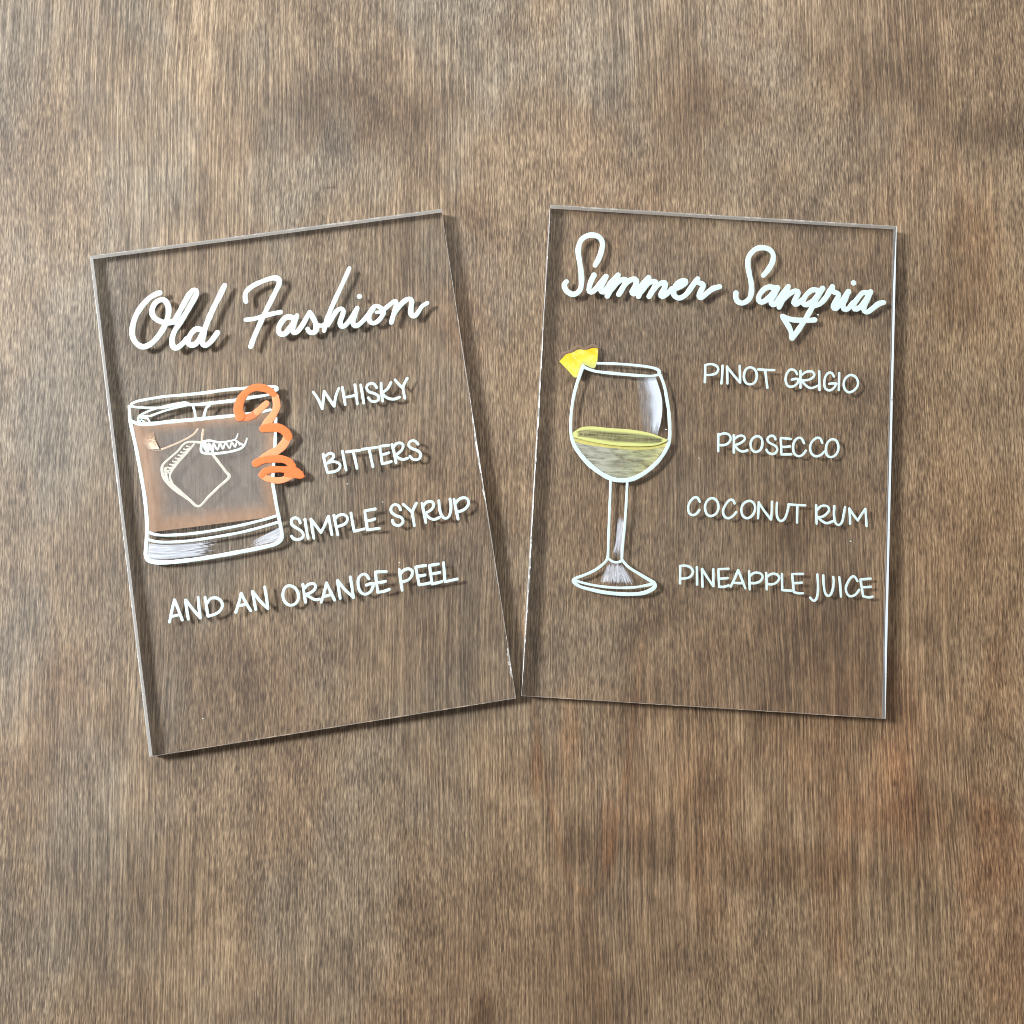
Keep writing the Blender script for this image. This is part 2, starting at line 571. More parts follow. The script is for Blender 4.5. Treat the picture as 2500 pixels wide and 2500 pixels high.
def b_surface(g):
    uv = g.coords('UV'); co = g.coords()
    u, v, _ = g.sep(uv)
    n = g.noise(g.mapping(co, (70, 1300, 1), rot=(0, 0, 0.09)), 1.0, 4, 0.65, 0.3)
    d = edge_dist(g, u, v, 4.0, 1.0)
    k = g.rng(g.math('ADD', d, g.math('MULTIPLY', g.math('SUBTRACT', n, 0.5), 0.35)), 0.13, 0.32, smooth=True)
    col = g.mix(k, (0.62, 0.65, 0.24), (0.36, 0.39, 0.18))
    al = g.math('SUBTRACT', 0.95, g.math('MULTIPLY', k, g.rng(n, 0.40, 0.60, 0.85, 0.25)))
    return col, al

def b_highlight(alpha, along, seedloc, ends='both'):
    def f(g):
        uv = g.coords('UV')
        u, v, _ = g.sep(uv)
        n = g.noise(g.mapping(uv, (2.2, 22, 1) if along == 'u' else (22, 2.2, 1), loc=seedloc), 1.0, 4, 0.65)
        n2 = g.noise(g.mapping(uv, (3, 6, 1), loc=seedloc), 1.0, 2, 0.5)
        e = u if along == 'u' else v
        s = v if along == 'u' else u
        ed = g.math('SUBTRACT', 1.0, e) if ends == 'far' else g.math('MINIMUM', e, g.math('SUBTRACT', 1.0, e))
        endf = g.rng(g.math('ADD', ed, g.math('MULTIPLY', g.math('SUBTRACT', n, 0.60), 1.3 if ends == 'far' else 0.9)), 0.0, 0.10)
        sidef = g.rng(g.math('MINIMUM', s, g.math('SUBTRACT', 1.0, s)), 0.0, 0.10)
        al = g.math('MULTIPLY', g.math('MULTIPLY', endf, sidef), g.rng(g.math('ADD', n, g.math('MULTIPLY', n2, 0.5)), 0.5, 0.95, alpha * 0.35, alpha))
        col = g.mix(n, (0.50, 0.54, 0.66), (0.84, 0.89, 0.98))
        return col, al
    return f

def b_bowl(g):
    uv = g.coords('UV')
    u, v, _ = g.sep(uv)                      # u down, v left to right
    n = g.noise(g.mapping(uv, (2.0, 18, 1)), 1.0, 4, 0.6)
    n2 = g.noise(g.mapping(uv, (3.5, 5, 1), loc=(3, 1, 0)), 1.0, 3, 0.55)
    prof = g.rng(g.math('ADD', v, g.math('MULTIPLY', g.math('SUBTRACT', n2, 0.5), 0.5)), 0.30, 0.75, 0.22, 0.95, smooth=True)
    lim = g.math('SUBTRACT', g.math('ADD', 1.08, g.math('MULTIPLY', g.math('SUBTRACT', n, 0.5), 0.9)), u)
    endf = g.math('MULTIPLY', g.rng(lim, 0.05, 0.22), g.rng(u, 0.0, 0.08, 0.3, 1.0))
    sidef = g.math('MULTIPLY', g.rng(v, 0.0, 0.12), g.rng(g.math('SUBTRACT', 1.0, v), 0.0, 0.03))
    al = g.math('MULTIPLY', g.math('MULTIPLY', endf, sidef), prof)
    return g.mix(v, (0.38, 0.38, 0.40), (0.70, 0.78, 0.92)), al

def b_pine(g):
    uv = g.coords('UV'); co = g.coords()
    u, v, _ = g.sep(uv)
    n = g.noise(g.mapping(co, (420, 420, 1)), 1.0, 4, 0.65, 0.8)
    n2 = g.noise(g.mapping(co, (150, 150, 1), loc=(2, 4, 0)), 1.0, 3, 0.6)
    top = g.rng(g.math('ADD', v, g.math('MULTIPLY', g.math('SUBTRACT', n2, 0.5), 1.3)), 0.0, 0.55)
    col = g.mix(top, (0.84, 0.52, 0.01), (0.72, 0.68, 0.08))
    col = g.mix(g.math('MULTIPLY', g.rng(n, 0.5, 0.68), 0.6), col, (0.76, 0.77, 0.30))
    col = g.mix(g.math('MULTIPLY', g.rng(v, 0.60, 1.0), g.rng(u, 0.3, 0.6, 0.0, 0.75)), col, (0.42, 0.48, 0.24))
    return col, g.rng(n, 0.2, 0.5, 0.90, 1.0)

def b_peach(g):
    uv = g.coords('UV')
    u, v, _ = g.sep(uv)
    n = g.noise(g.mapping(uv, (14, 3, 1)), 1.0, 4, 0.65)
    col = g.mix(u, (0.55, 0.30, 0.17), (0.78, 0.66, 0.52))
    return col, g.math('MULTIPLY', g.rng(g.math('ADD', n, g.math('MULTIPLY', u, 0.35)), 0.45, 0.72), g.rng(v, 0, 0.5, 0.1, 1.0))

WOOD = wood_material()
ACRYLIC = acrylic_material()
EDGE = edge_material()
CHIP = chip_material('chipped_corner_line', 0.25, (0.80, 0.80, 0.78))
WALL_LIGHT_STRIP = chip_material('painted_wall_light_line', 1.2, (0.70, 0.77, 0.84))  # pale strip painting in the light caught by the right wall
DIM_WALL_LIGHT_STRIP = chip_material('dim_painted_wall_light_line', 0.4, (0.40, 0.38, 0.36))  # grey strip painting in the weaker light of the top walls
CHIPD = chip_material('dull_corner_line', 0.5, (0.40, 0.33, 0.26))
CHIPW = chip_material('chipped_white_line', 0.60, (0.85, 0.88, 0.90))
WHITE = paint('white_marker_paint', (0.61, 0.745, 0.75), 0.03)
CREAM = paint('cream_marker_paint', (0.66, 0.64, 0.57), 0.12)
PEACH = paint('peach_marker_paint', (0.66, 0.52, 0.40), 0.12)
ORANGE = paint('orange_paint', (0.98, 0.20, 0.055), 0.04)
PALE_ORANGE = paint('pale_orange_paint', (0.98, 0.34, 0.155), 0.05)
WET_ORANGE = paint('wet_orange_paint', (0.72, 0.22, 0.085), 0.10)
YELLOW = paint('yellow_paint', (0.66, 0.60, 0.19), 0.10)
BROWN = paint('brown_paint', (0.26, 0.175, 0.12), 0.15)
WHISKY = wash('whisky_wash', b_whisky)
WINE = wash('wine_wash', b_wine)
WINE_TOP = wash('wine_surface_wash', b_surface)
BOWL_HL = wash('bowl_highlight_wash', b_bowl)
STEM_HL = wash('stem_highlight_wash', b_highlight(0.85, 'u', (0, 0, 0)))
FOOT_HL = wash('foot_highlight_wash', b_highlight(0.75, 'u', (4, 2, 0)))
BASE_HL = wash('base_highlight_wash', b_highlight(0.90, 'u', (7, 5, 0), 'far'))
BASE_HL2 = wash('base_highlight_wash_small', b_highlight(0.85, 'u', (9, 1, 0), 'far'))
PINE = wash('pineapple_paint', b_pine)
PEACHWASH = wash('peach_wash', b_peach)

# ------------------------------------------------------------------ tabletop
def tabletop():
    bm = bmesh.new()
    bmesh.ops.create_cube(bm, size=1.0)
    bmesh.ops.scale(bm, vec=(90 * CM, 90 * CM, 1.8 * CM), verts=bm.verts)
    bmesh.ops.translate(bm, vec=(0, 0, -0.9 * CM), verts=bm.verts)
    bmesh.ops.bevel(bm, geom=bm.edges[:], offset=0.15 * CM, segments=2, affect='EDGES')
    m = bpy.data.meshes.new('tabletop')
    bm.to_mesh(m); bm.free()
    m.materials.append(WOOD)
    o = bpy.data.objects.new('tabletop', m)
    C.objects.link(o)
    o.location = (0.0, BOARD_Y, 0)
    tag(o, kind='structure', label='brown stained plywood board with fine upright grain, lying under both signs')
    o.cycles.is_caustics_receiver = True
    return o
tabletop()

# ------------------------------------------------------------------ sign body
def sign(px_corners, label):
    """corners TL, TR, BR, BL of the painted face"""
    P = [on_plate(*c) for c in px_corners]
    ctr = (P[0] + P[1] + P[2] + P[3]) / 4
    d = ((P[1] - P[0]).normalized() + (P[2] - P[3]).normalized())
    rz = math.atan2(d.y, d.x)
    root = empty('acrylic_sign', None, (ctr.x, ctr.y, 0), rz)
    tag(root, label=label, category='sign', group='hand painted drink signs')
    inv = parent_inverse(root)
    L = [inv @ Vector((p.x, p.y, 0)) for p in P]
    # clear panel: upper and lower face joined by thin bevels; the sawn walls are a part of their own
    v, f = [], []
    for z in (PLATE, 0.03 * CM):
        for q in L:
            v.append((q.x, q.y, z))
    f.append((3, 2, 1, 0)); f.append((4, 5, 6, 7))
    panel = mesh_obj('clear_panel', v, f, ACRYLIC, root, smooth=True)
    panel.cycles.is_caustics_caster = True
    # walls
    v, f = [], []
    N = 60
    rnd = random.Random(3)
    per = []
    for i in range(4):
        a, b = L[i], L[(i + 1) % 4]
        nrm = Vector(((b - a).y, -(b - a).x, 0)).normalized() * -1
        for k in range(N):
            q = a + (b - a) * k / N
            j = 0 if k == 0 else rnd.uniform(-0.004, 0.004) * CM
            per.append(q + nrm * j)
    M = len(per)
    for z in (0.003 * CM, 0.13 * CM, 0.26 * CM, 0.39 * CM, PLATE + 0.0008 * CM):
        for q in per:
            v.append((q.x, q.y, z))
    for lvl in range(4):
        for k in range(M):
            k2 = (k + 1) % M
            f.append((lvl * M + k, lvl * M + k2, (lvl + 1) * M + k2, (lvl + 1) * M + k))
    ed = mesh_obj('sawn_edge', v, f, EDGE, root)
    ed.cycles.is_caustics_receiver = True
    return root, L

def chipped(root, L, i, mat, width, t0=0.0, t1=1.0, seed=0, rough=1.0):
    """a narrow chipped bevel along one upper edge; also the painted wall-light strips"""
    rnd = random.Random(seed)
    a, b = L[i], L[(i + 1) % 4]
    d = (b - a)
    nrm = Vector((d.y, -d.x, 0)).normalized()         # towards the inside
    n = 160
    v, f = [], []
    wv = 0.5
    for k in range(n + 1):
        t = t0 + (t1 - t0) * k / n
        q = a + d * t
        wv = min(1.0, max(0.1, wv + rnd.uniform(-0.3, 0.3)))
        ww = width * (1.0 + (wv - 0.5) * rough) * min(1, 6 * k / n + 0.2, 6 * (1 - k / n) + 0.2)
        o = q - nrm * 0.005 * CM
        i_ = q + nrm * ww * CM
        v.append((o.x, o.y, PLATE + 0.0010 * CM)); v.append((i_.x, i_.y, PLATE + 0.005 * CM))
    for k in range(n):
        f.append((2 * k, 2 * k + 1, 2 * k + 3, 2 * k + 2))
    return mesh_obj('edge_line', v, f, mat, root)

SL, LL = sign([(219.4, 625), (1077.5, 510), (1259.5, 1705), (365, 1848)],
              'clear acrylic sign reading Old Fashion above a painted whisky tumbler with orange peel')
SR, LR = sign([(1343.6, 500), (2189, 552), (2161.5, 1755), (1273.5, 1699)],
              'clear acrylic sign reading Summer Sangria above a painted wine glass with pineapple wedge')
chipped(SL, LL, 1, CHIP, 0.022, 0, 1, 1)
chipped(SL, LL, 1, CHIPW, 0.045, 0.43, 0.62, 2)
chipped(SL, LL, 1, CHIPW, 0.06, 0.90, 0.96, 5)
chipped(SL, LL, 2, CHIPD, 0.022, 0, 1, 3)
chipped(SL, LL, 3, CHIP, 0.022, 0, 1, 6)
chipped(SR, LR, 2, CHIPD, 0.018, 0, 1, 4)
chipped(SR, LR, 3, CHIPW, 0.034, 0.02, 0.75, 8)
chipped(SR, LR, 3, CHIP, 0.022, 0.75, 1, 9)
chipped(SR, LR, 1, WALL_LIGHT_STRIP, 0.078, 0, 1, 10, 0.12)
chipped(SR, LR, 0, DIM_WALL_LIGHT_STRIP, 0.05, 0, 1, 11, 0.12)
chipped(SL, LL, 0, DIM_WALL_LIGHT_STRIP, 0.05, 0, 1, 12, 0.12)

def letters(parent_name, sign_root, cr, width, glyphs, text, height=0.006):
    """glyphs: list of (character, [stroke, ...]); a stroke is a list of points or ('o', points) when closed / ('v', points) when angular"""
    g = empty(parent_name, sign_root)
    g['label'] = text
    for ch, strokes in glyphs:
        s = Strokes()
        for st in strokes:
            kind = ''
            if isinstance(st, tuple) and isinstance(st[0], str):
                kind, st = st
            if kind == '.':
                (x, y, r), = st
                (q,) = cr([(x, y, r)])
                s.dot(q[0], q[1], q[2], q[2])
                continue
            pts = cr(st)
            s.add(pts, width, closed=(kind == 'o'), sharp=(kind == 'v'), height=height)
        s.build('letter', WHITE, g)
    return g

# ------------------------------------------------------------------ OLD FASHION title
K1, K2, K3 = crop(300, 640, 4.83), crop(580, 640, 8.05), crop(660, 640, 4.83)
def both(*a):                      # strokes given in different crops -> pixels
    return [k(p) for k, p in a]
PX = lambda P: P
letters('title_lettering', SL, PX, 13.6, [
    ('O', both((K1, [(435, 362), (375, 385), (300, 435), (215, 530), (150, 640), (115, 760), (112, 860), (145, 940), (205, 990), (265, 995), (340, 955), (420, 870), (490, 760), (530, 650), (540, 560), (525, 490), (480, 445), (430, 450), (375, 490), (345, 560), (350, 620), (390, 670), (460, 705), (530, 715), (600, 702)]))),
    ('l', both((K1, [(600, 705), (650, 620), (720, 490), (780, 385), (825, 335), (860, 335), (868, 375), (820, 470), (745, 600), (670, 720), (612, 810), (583, 890), (580, 950), (600, 1005), (640, 1010), (700, 965), (755, 905)]))),
    ('d', both((K1, [(935, 800), (870, 788), (815, 830), (775, 905), (780, 965), (830, 978), (880, 940), (930, 860), (960, 800)]),
               (K1, [(1200, 275), (1140, 400), (1060, 560), (985, 740), (950, 860), (937, 930), (950, 972), (985, 980), (1040, 935), (1085, 875), (1115, 832)]))),
    ('F', both((K1, [(1452, 465, 58), (1442, 420, 60), (1450, 360, 60), (1490, 310, 60), (1560, 265, 58), (1650, 225, 58), (1740, 193, 60), (1800, 187, 64), (1838, 205, 66), (1845, 250, 64), (1820, 310, 60), (1760, 430, 60), (1690, 570, 60), (1620, 720, 60), (1550, 880, 60), (1508, 995, 60)]),
               (K1, [(1450, 680, 52), (1550, 668, 56), (1650, 640, 56), (1750, 612, 56), (1858, 590, 60)]))),
    ('a', both((K2, [(1110, 1125), (1050, 1082), (970, 1082), (900, 1130), (840, 1220), (805, 1310), (820, 1385), (870, 1420), (940, 1400), (1010, 1320), (1080, 1220), (1150, 1090)]),
               (K2, [(1165, 1055, 96), (1130, 1160, 100), (1095, 1270, 100), (1080, 1350, 100), (1110, 1390, 100), (1170, 1370, 100), (1240, 1290, 100), (1310, 1180, 100), (1370, 1070, 100), (1420, 995, 104)]))),
    ('s', both((K2, [(1420, 990, 100), (1465, 1060, 104), (1515, 1150, 110), (1542, 1240, 116), (1545, 1320, 120), (1510, 1375, 110), (1450, 1385, 100), (1400, 1360, 94), (1378, 1312, 94)]),
               (K2, [(1590, 1245, 90), (1640, 1250, 84), (1690, 1235, 84), (1760, 1180, 80)]))),
    ('h', both((K3, [(932, 72, 50), (890, 170, 52), (830, 300, 54), (765, 440, 56), (700, 590, 56), (660, 700, 56), (635, 812, 50)]),
               (K3, [(680, 745, 56), (740, 640, 56), (790, 570, 58), (835, 548, 58), (862, 575, 60), (850, 630, 60), (825, 700, 60), (830, 745, 60), (860, 760, 60), (900, 730, 58), (950, 665, 56), (1000, 585, 54), (1025, 542, 54)]))),
    ('i', both((K3, [(1025, 542, 54), (1000, 620, 56), (975, 695, 58), (985, 740, 60), (1022, 750, 60), (1070, 715, 58), (1130, 650, 58), (1180, 590, 58), (1215, 550, 56)])) + [('.', K3([(1050, 405, 32)]))]),
    ('o', both((K3, [(1310, 545, 56), (1250, 515, 56), (1200, 555, 58), (1165, 630, 60), (1168, 690, 60), (1212, 722, 58), (1270, 695, 58), (1318, 635, 56), (1338, 580, 54), (1300, 588, 44), (1250, 592, 40)]),
               (K3, [(1325, 570, 54), (1400, 510, 56), (1450, 470, 58), (1478, 466, 58)]))),
    ('n', both((K3, [(1478, 466, 58), (1485, 510, 58), (1455, 610, 60), (1428, 712, 56)]),
               (K3, [(1450, 630, 56), (1510, 535, 58), (1580, 460, 60), (1638, 432, 60), (1668, 455, 62), (1662, 520, 62), (1655, 590, 64), (1675, 632, 62), (1710, 630, 60), (1750, 580, 56), (1790, 520, 52), (1850, 482, 48)]))),
], 'white script heading Old Fashion')

# ------------------------------------------------------------------ ingredient lines, left sign
K = crop(740, 900, 6.0375)
letters('ingredient_line', SL, K, 7.0, [
    ('W', [[(148, 345), (215, 440), (285, 590)], [(285, 590), (300, 450), (312, 335)], [(312, 335), (375, 430), (457, 553)], [(459, 553), (485, 400), (528, 290)]]),
    ('H', [[(580, 275), (600, 400), (622, 530)], [(765, 240), (785, 380), (800, 520)], [(605, 425), (700, 410), (785, 390)]]),
    ('I', [[(850, 240), (870, 350), (895, 510)]]),
    ('S', [[(1085, 280), (1050, 230), (995, 215), (945, 250), (940, 300), (980, 345), (1060, 370), (1115, 410), (1110, 460), (1060, 488), (1000, 475), (962, 430)]]),
    ('K', [[(1150, 215), (1155, 340), (1175, 480)], [(1295, 205), (1250, 290), (1180, 350)], [(1175, 370), (1215, 415), (1270, 442), (1345, 450), (1422, 422)]]),
    ('Y', [[(1355, 165), (1420, 240), (1475, 290)], [(1535, 145), (1490, 230), (1475, 290), (1485, 360), (1500, 435)]])], 'white capitals WHISKY')
letters('ingredient_line', SL, K, 7.0, [
    ('B', [[(295, 1260), (320, 1380), (358, 1528)], [(330, 1290), (390, 1248), (440, 1262), (450, 1305), (405, 1355), (345, 1400)], [(350, 1395), (430, 1372), (510, 1385), (548, 1425), (525, 1485), (455, 1520), (360, 1530)]]),
    ('I', [[(580, 1215), (605, 1350), (635, 1495)]]),
    ('T', [[(640, 1228), (740, 1215), (835, 1205)], [(740, 1225), (770, 1350), (795, 1470)]]),
    ('T', [[(870, 1190), (980, 1175), (1090, 1160)], [(975, 1185), (1000, 1310), (1030, 1445)]]),
    ('E', [('v', [(1262, 1130), (1130, 1145), (1168, 1402)]), [(1168, 1402), (1240, 1388), (1300, 1370)], [(1148, 1268), (1210, 1260), (1265, 1240)]]),
    ('R', [[(1310, 1120), (1345, 1250), (1370, 1390)], [(1330, 1160), (1370, 1110), (1430, 1095), (1475, 1125), (1465, 1185), (1415, 1240), (1350, 1280)], [(1355, 1275), (1420, 1325), (1480, 1340), (1540, 1320)]]),
    ('S', [[(1695, 1115), (1660, 1075), (1610, 1060), (1565, 1090), (1560, 1140), (1610, 1180), (1690, 1210), (1735, 1260), (1720, 1320), (1670, 1345), (1610, 1330), (1575, 1290)]])], 'white capitals BITTERS')
K = crop(690, 1200, 4.025)
letters('ingredient_line', SL, K, 7.2, [
    ('S', [[(175, 310), (160, 275), (125, 258), (90, 275), (88, 320), (130, 355), (180, 385), (205, 425), (190, 460), (150, 472), (110, 465), (88, 440)]]),
    ('I', [[(220, 275), (235, 370), (252, 460)]]),
    ('M', [[(278, 270), (292, 370), (308, 460)], [(278, 272), (330, 340), (378, 402)], [(378, 402), (415, 330), (450, 245)], [(452, 245), (470, 340), (485, 425)]]),
    ('P', [[(505, 235), (525, 340), (543, 425)], [(515, 270), (550, 235), (605, 228), (640, 260), (625, 305), (590, 330), (535, 345)]]),
    ('L', [('v', [(672, 212), (690, 320), (705, 392), (800, 368)])]),
    ('E', [('v', [(910, 172), (808, 190), (833, 378), (950, 362)]), [(826, 290), (870, 283), (905, 270)]]),
    ('S', [[(1160, 180), (1140, 140), (1100, 128), (1068, 155), (1068, 200), (1110, 235), (1165, 255), (1185, 290), (1165, 325), (1125, 335), (1090, 315), (1080, 285)]]),
    ('Y', [[(1185, 125), (1230, 165), (1275, 205)], [(1315, 115), (1290, 165), (1275, 210), (1285, 270), (1295, 335)]]),
    ('R', [[(1370, 115), (1390, 210), (1408, 305)], [(1380, 150), (1415, 105), (1465, 100), (1487, 130), (1468, 172), (1430, 200), (1390, 217)], [(1398, 212), (1440, 258), (1490, 275), (1540, 255)]]),
    ('U', [[(1535, 90), (1545, 180), (1565, 240), (1600, 265), (1635, 245), (1652, 190), (1655, 130), (1645, 75)]]),
    ('P', [[(1685, 78), (1705, 180), (1725, 270)], [(1700, 115), (1740, 72), (1795, 62), (1827, 90), (1820, 140), (1780, 180), (1715, 205)]])], 'white capitals SIMPLE SYRUP')
K7, K8 = crop(400, 1350, 4.83), crop(760, 1350, 4.83)
letters('ingredient_line', SL, PX, 7.3, [
    ('A', both((K7, [(125, 555), (100, 660), (68, 815)]), (K7, [(125, 555), (165, 650), (218, 790)]), (K7, [(90, 748), (140, 740), (190, 725)]))),
    ('N', both((K7, [(255, 560), (270, 660), (290, 780)]), (K7, [(260, 555), (340, 660), (430, 765)]), (K7, [(405, 525), (415, 640), (430, 765)]))),
    ('D', both((K7, [(487, 525), (505, 640), (520, 742)]), (K7, [(515, 590), (550, 540), (615, 530), (670, 560), (692, 620), (665, 680), (610, 720), (525, 745)]))),
    ('A', both((K7, [(912, 475), (890, 570), (850, 700)]), (K7, [(912, 475), (965, 580), (1025, 680)]), (K7, [(880, 620), (930, 615), (975, 600)]))),
    ('N', both((K7, [(1045, 455), (1065, 560), (1085, 665)]), (K7, [(1050, 455), (1130, 560), (1225, 655)]), (K7, [(1190, 400), (1210, 520), (1228, 655)]))),
    ('O', [('o', K7([(1490, 387), (1440, 400), (1410, 450), (1408, 530), (1440, 590), (1495, 618), (1550, 600), (1585, 550), (1585, 480), (1550, 415)]))]),
    ('R', both((K7, [(1640, 370), (1655, 480), (1672, 580)]), (K7, [(1660, 415), (1705, 372), (1765, 362), (1792, 392), (1775, 435), (1730, 470), (1660, 495)]), (K7, [(1672, 490), (1740, 530), (1790, 552), (1835, 545)]))),
    ('A', both((K8, [(180, 355), (155, 460), (118, 580)]), (K8, [(180, 355), (225, 450), (275, 555)]), (K8, [(148, 513), (190, 505), (235, 490)]))),
    ('N', both((K8, [(310, 325), (325, 430), (342, 535)]), (K8, [(312, 325), (390, 425), (498, 525)]), (K8, [(460, 285), (480, 400), (498, 525)]))),
    ('G', both((K8, [(680, 305), (650, 260), (610, 250), (565, 285), (552, 350), (565, 430), (605, 480), (650, 485), (700, 455), (728, 400), (735, 362)]), (K8, [(735, 362), (690, 365), (650, 380)]))),
    ('E', [('v', K8([(885, 220), (755, 225), (785, 465)]))] + both((K8, [(785, 465), (860, 452), (920, 430)]), (K8, [(770, 345), (830, 345), (875, 335)]))),
    ('P', both((K8, [(1038, 195), (1055, 320), (1072, 440)]), (K8, [(1050, 255), (1090, 205), (1150, 187), (1192, 215), (1185, 270), (1140, 320), (1060, 345)]))),
    ('E', [('v', K8([(1350, 148), (1232, 165), (1272, 375)]))] + both((K8, [(1275, 375), (1340, 367), (1390, 355)]), (K8, [(1250, 272), (1295, 270), (1340, 260)]))),
    ('E', [('v', K8([(1500, 130), (1395, 148), (1425, 365)]))] + both((K8, [(1425, 365), (1490, 352), (1540, 338)]), (K8, [(1410, 250), (1470, 240), (1515, 230)]))),
    ('L', [('v', K8([(1560, 115), (1578, 340), (1720, 308)]))])], 'white capitals AND AN ORANGE PEEL')

# ------------------------------------------------------------------ painted tumbler
K = crop(300, 920, 4.025)
tum = empty('tumbler_drawing', SL)
left = [(100, 470), (115, 560), (145, 700), (175, 860), (200, 1000), (225, 1150), (245, 1300), (255, 1420), (258, 1530)]
right = [(1490, 345), (1500, 460), (1497, 600), (1490, 760), (1482, 900), (1478, 1040), (1492, 1160), (1505, 1270), (1515, 1370)]
patch('whisky_fill', K(left), K(right), WHISKY, tum, 0.0002, 60, 50)
patch('peach_smudge', K([(225, 560), (200, 640), (250, 715)]), K([(305, 540), (325, 630), (365, 715)]), PEACHWASH, tum, 0.06, 12, 12)
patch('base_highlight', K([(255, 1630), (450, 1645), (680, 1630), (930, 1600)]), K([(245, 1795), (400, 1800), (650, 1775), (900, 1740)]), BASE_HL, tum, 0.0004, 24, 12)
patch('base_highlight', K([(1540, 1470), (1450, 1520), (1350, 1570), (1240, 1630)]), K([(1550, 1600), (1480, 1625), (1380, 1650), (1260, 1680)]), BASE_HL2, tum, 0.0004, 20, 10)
s = Strokes()
s.add(K([(68, 300, 26), (85, 268, 26), (130, 245, 26), (200, 228, 28), (400, 195, 28), (600, 178, 30), (800, 158, 34), (1000, 130, 34), (1200, 112, 32), (1450, 95, 28), (1500, 105, 40), (1512, 122, 40), (1470, 150, 28), (1420, 178, 28), (1250, 205, 34), (1100, 232, 36), (900, 255, 36), (700, 275, 30), (560, 272, 26), (430, 300, 24), (300, 305, 24), (150, 300, 24), (85, 290, 24)]), 8)
s.add(K([(60, 290, 26), (66, 340, 30), (72, 430, 34), (95, 540, 34), (130, 700, 34), (160, 860, 36), (185, 1000, 36), (210, 1150, 36), (228, 1300, 38), (238, 1450, 38), (236, 1560, 38), (228, 1680, 36), (225, 1750, 40), (250, 1800, 46), (320, 1820, 46), (450, 1822, 42), (650, 1802, 40), (900, 1765, 40), (1150, 1720, 40), (1350, 1680, 40), (1490, 1645, 40), (1550, 1600, 44), (1562, 1540, 36), (1545, 1440, 34), (1520, 1320, 34), (1492, 1160, 34), (1475, 1040, 32), (1483, 860, 30), (1494, 700, 32), (1500, 540, 32), (1503, 410, 30)]), 8)
s.add(K([(82, 432, 30), (130, 455, 34), (180, 466, 38), (300, 460, 38), (450, 442, 38), (700, 420, 38), (900, 400, 36), (1100, 380, 34), (1300, 355, 32), (1450, 325, 28)]), 8)
s.add(K([(258, 1530), (320, 1550), (420, 1557), (600, 1548), (800, 1525), (1000, 1490), (1200, 1450), (1400, 1400), (1515, 1365)]), 7)
s.add(K([(250, 1600), (330, 1620), (450, 1625), (650, 1612), (900, 1575), (1150, 1530), (1350, 1480), (1520, 1430)]), 7)
s.build('outline', WHITE, tum)
s = Strokes()
s.add(K([(155, 445), (155, 395), (200, 362), (300, 320), (430, 285), (560, 258), (620, 252), (665, 275)]), 5.5)
s.add(K([(165, 392), (215, 388), (270, 385), (350, 355), (480, 315), (620, 282), (690, 275)]), 5.5)
s.add(K([(165, 400), (220, 405), (245, 412), (265, 445)]), 5)
s.add(K([(165, 440), (185, 425), (215, 450)]), 4.5)
s.add(K([(690, 285), (708, 350), (715, 408)]), 6.5)
s.add(K([(850, 285), (825, 300), (806, 350), (795, 405)]), 7)
s.build('ice_rim_lines', WHITE, tum)
s = Strokes()
s.add(K([(735, 515, 20), (700, 560, 20), (640, 600, 20), (560, 640, 18), (480, 675, 18), (370, 715, 20), (290, 715, 16)]), 5)
s.add(K([(790, 520), (780, 580), (776, 635)]), 6)
s.build('ice_upper_lines', PEACH, tum)
s = Strokes()
s.add(K([(765, 645, 26), (700, 640, 24), (640, 642, 22), (595, 665, 20), (540, 730, 20), (460, 800, 22), (392, 868, 24), (388, 940, 30), (410, 1000, 34), (470, 1060, 50), (560, 1135, 44), (650, 1205, 30), (745, 1272, 24), (850, 1170, 26), (950, 1075, 28), (1045, 985, 30), (1010, 930, 28), (950, 850, 28), (885, 765, 26)]), 6)
s.add(K([(700, 662), (620, 760), (540, 850), (480, 930), (462, 985), (490, 1050)]), 5)
for a in range(9):
    t = a / 8
    x0, y0 = 640 - 215 * t, 690 + 240 * t
    s.add(K([(x0 - 15, y0 - 10), (x0 + 35, y0 + 10), (x0 - 25, y0 + 25)]), 3.6)
s.add(K([(420, 900), (425, 960), (440, 1010)]), 6)
s.build('ice_cube', CREAM, tum)
s = Strokes()
s.add(K([(790, 635, 26), (770, 690, 26), (778, 742, 26), (860, 757, 26), (1000, 745, 26), (1120, 720, 26), (1180, 690, 22), (1208, 645, 20), (1220, 605, 16)]), 6)
s.add(K([(790, 635, 26), (860, 628, 24), (950, 645, 22), (1050, 632, 20), (1108, 612, 16), (1130, 562, 14)]), 5)
s.add(K([(1105, 622), (1150, 655), (1190, 672)]), 5)
s.add(K([(800, 650, 40), (815, 700, 42), (840, 740, 24), (845, 660, 36), (885, 735, 22), (890, 655, 22), (930, 718, 20), (955, 655, 20), (985, 710, 18), (1010, 650, 20), (1050, 705, 18), (1070, 645, 20), (1105, 692, 18), (1120, 640, 14), (1150, 672, 12)]), 6)
s.build('ice_cap', paint('soft_white_paint', (0.66, 0.74, 0.72), 0.06), tum)

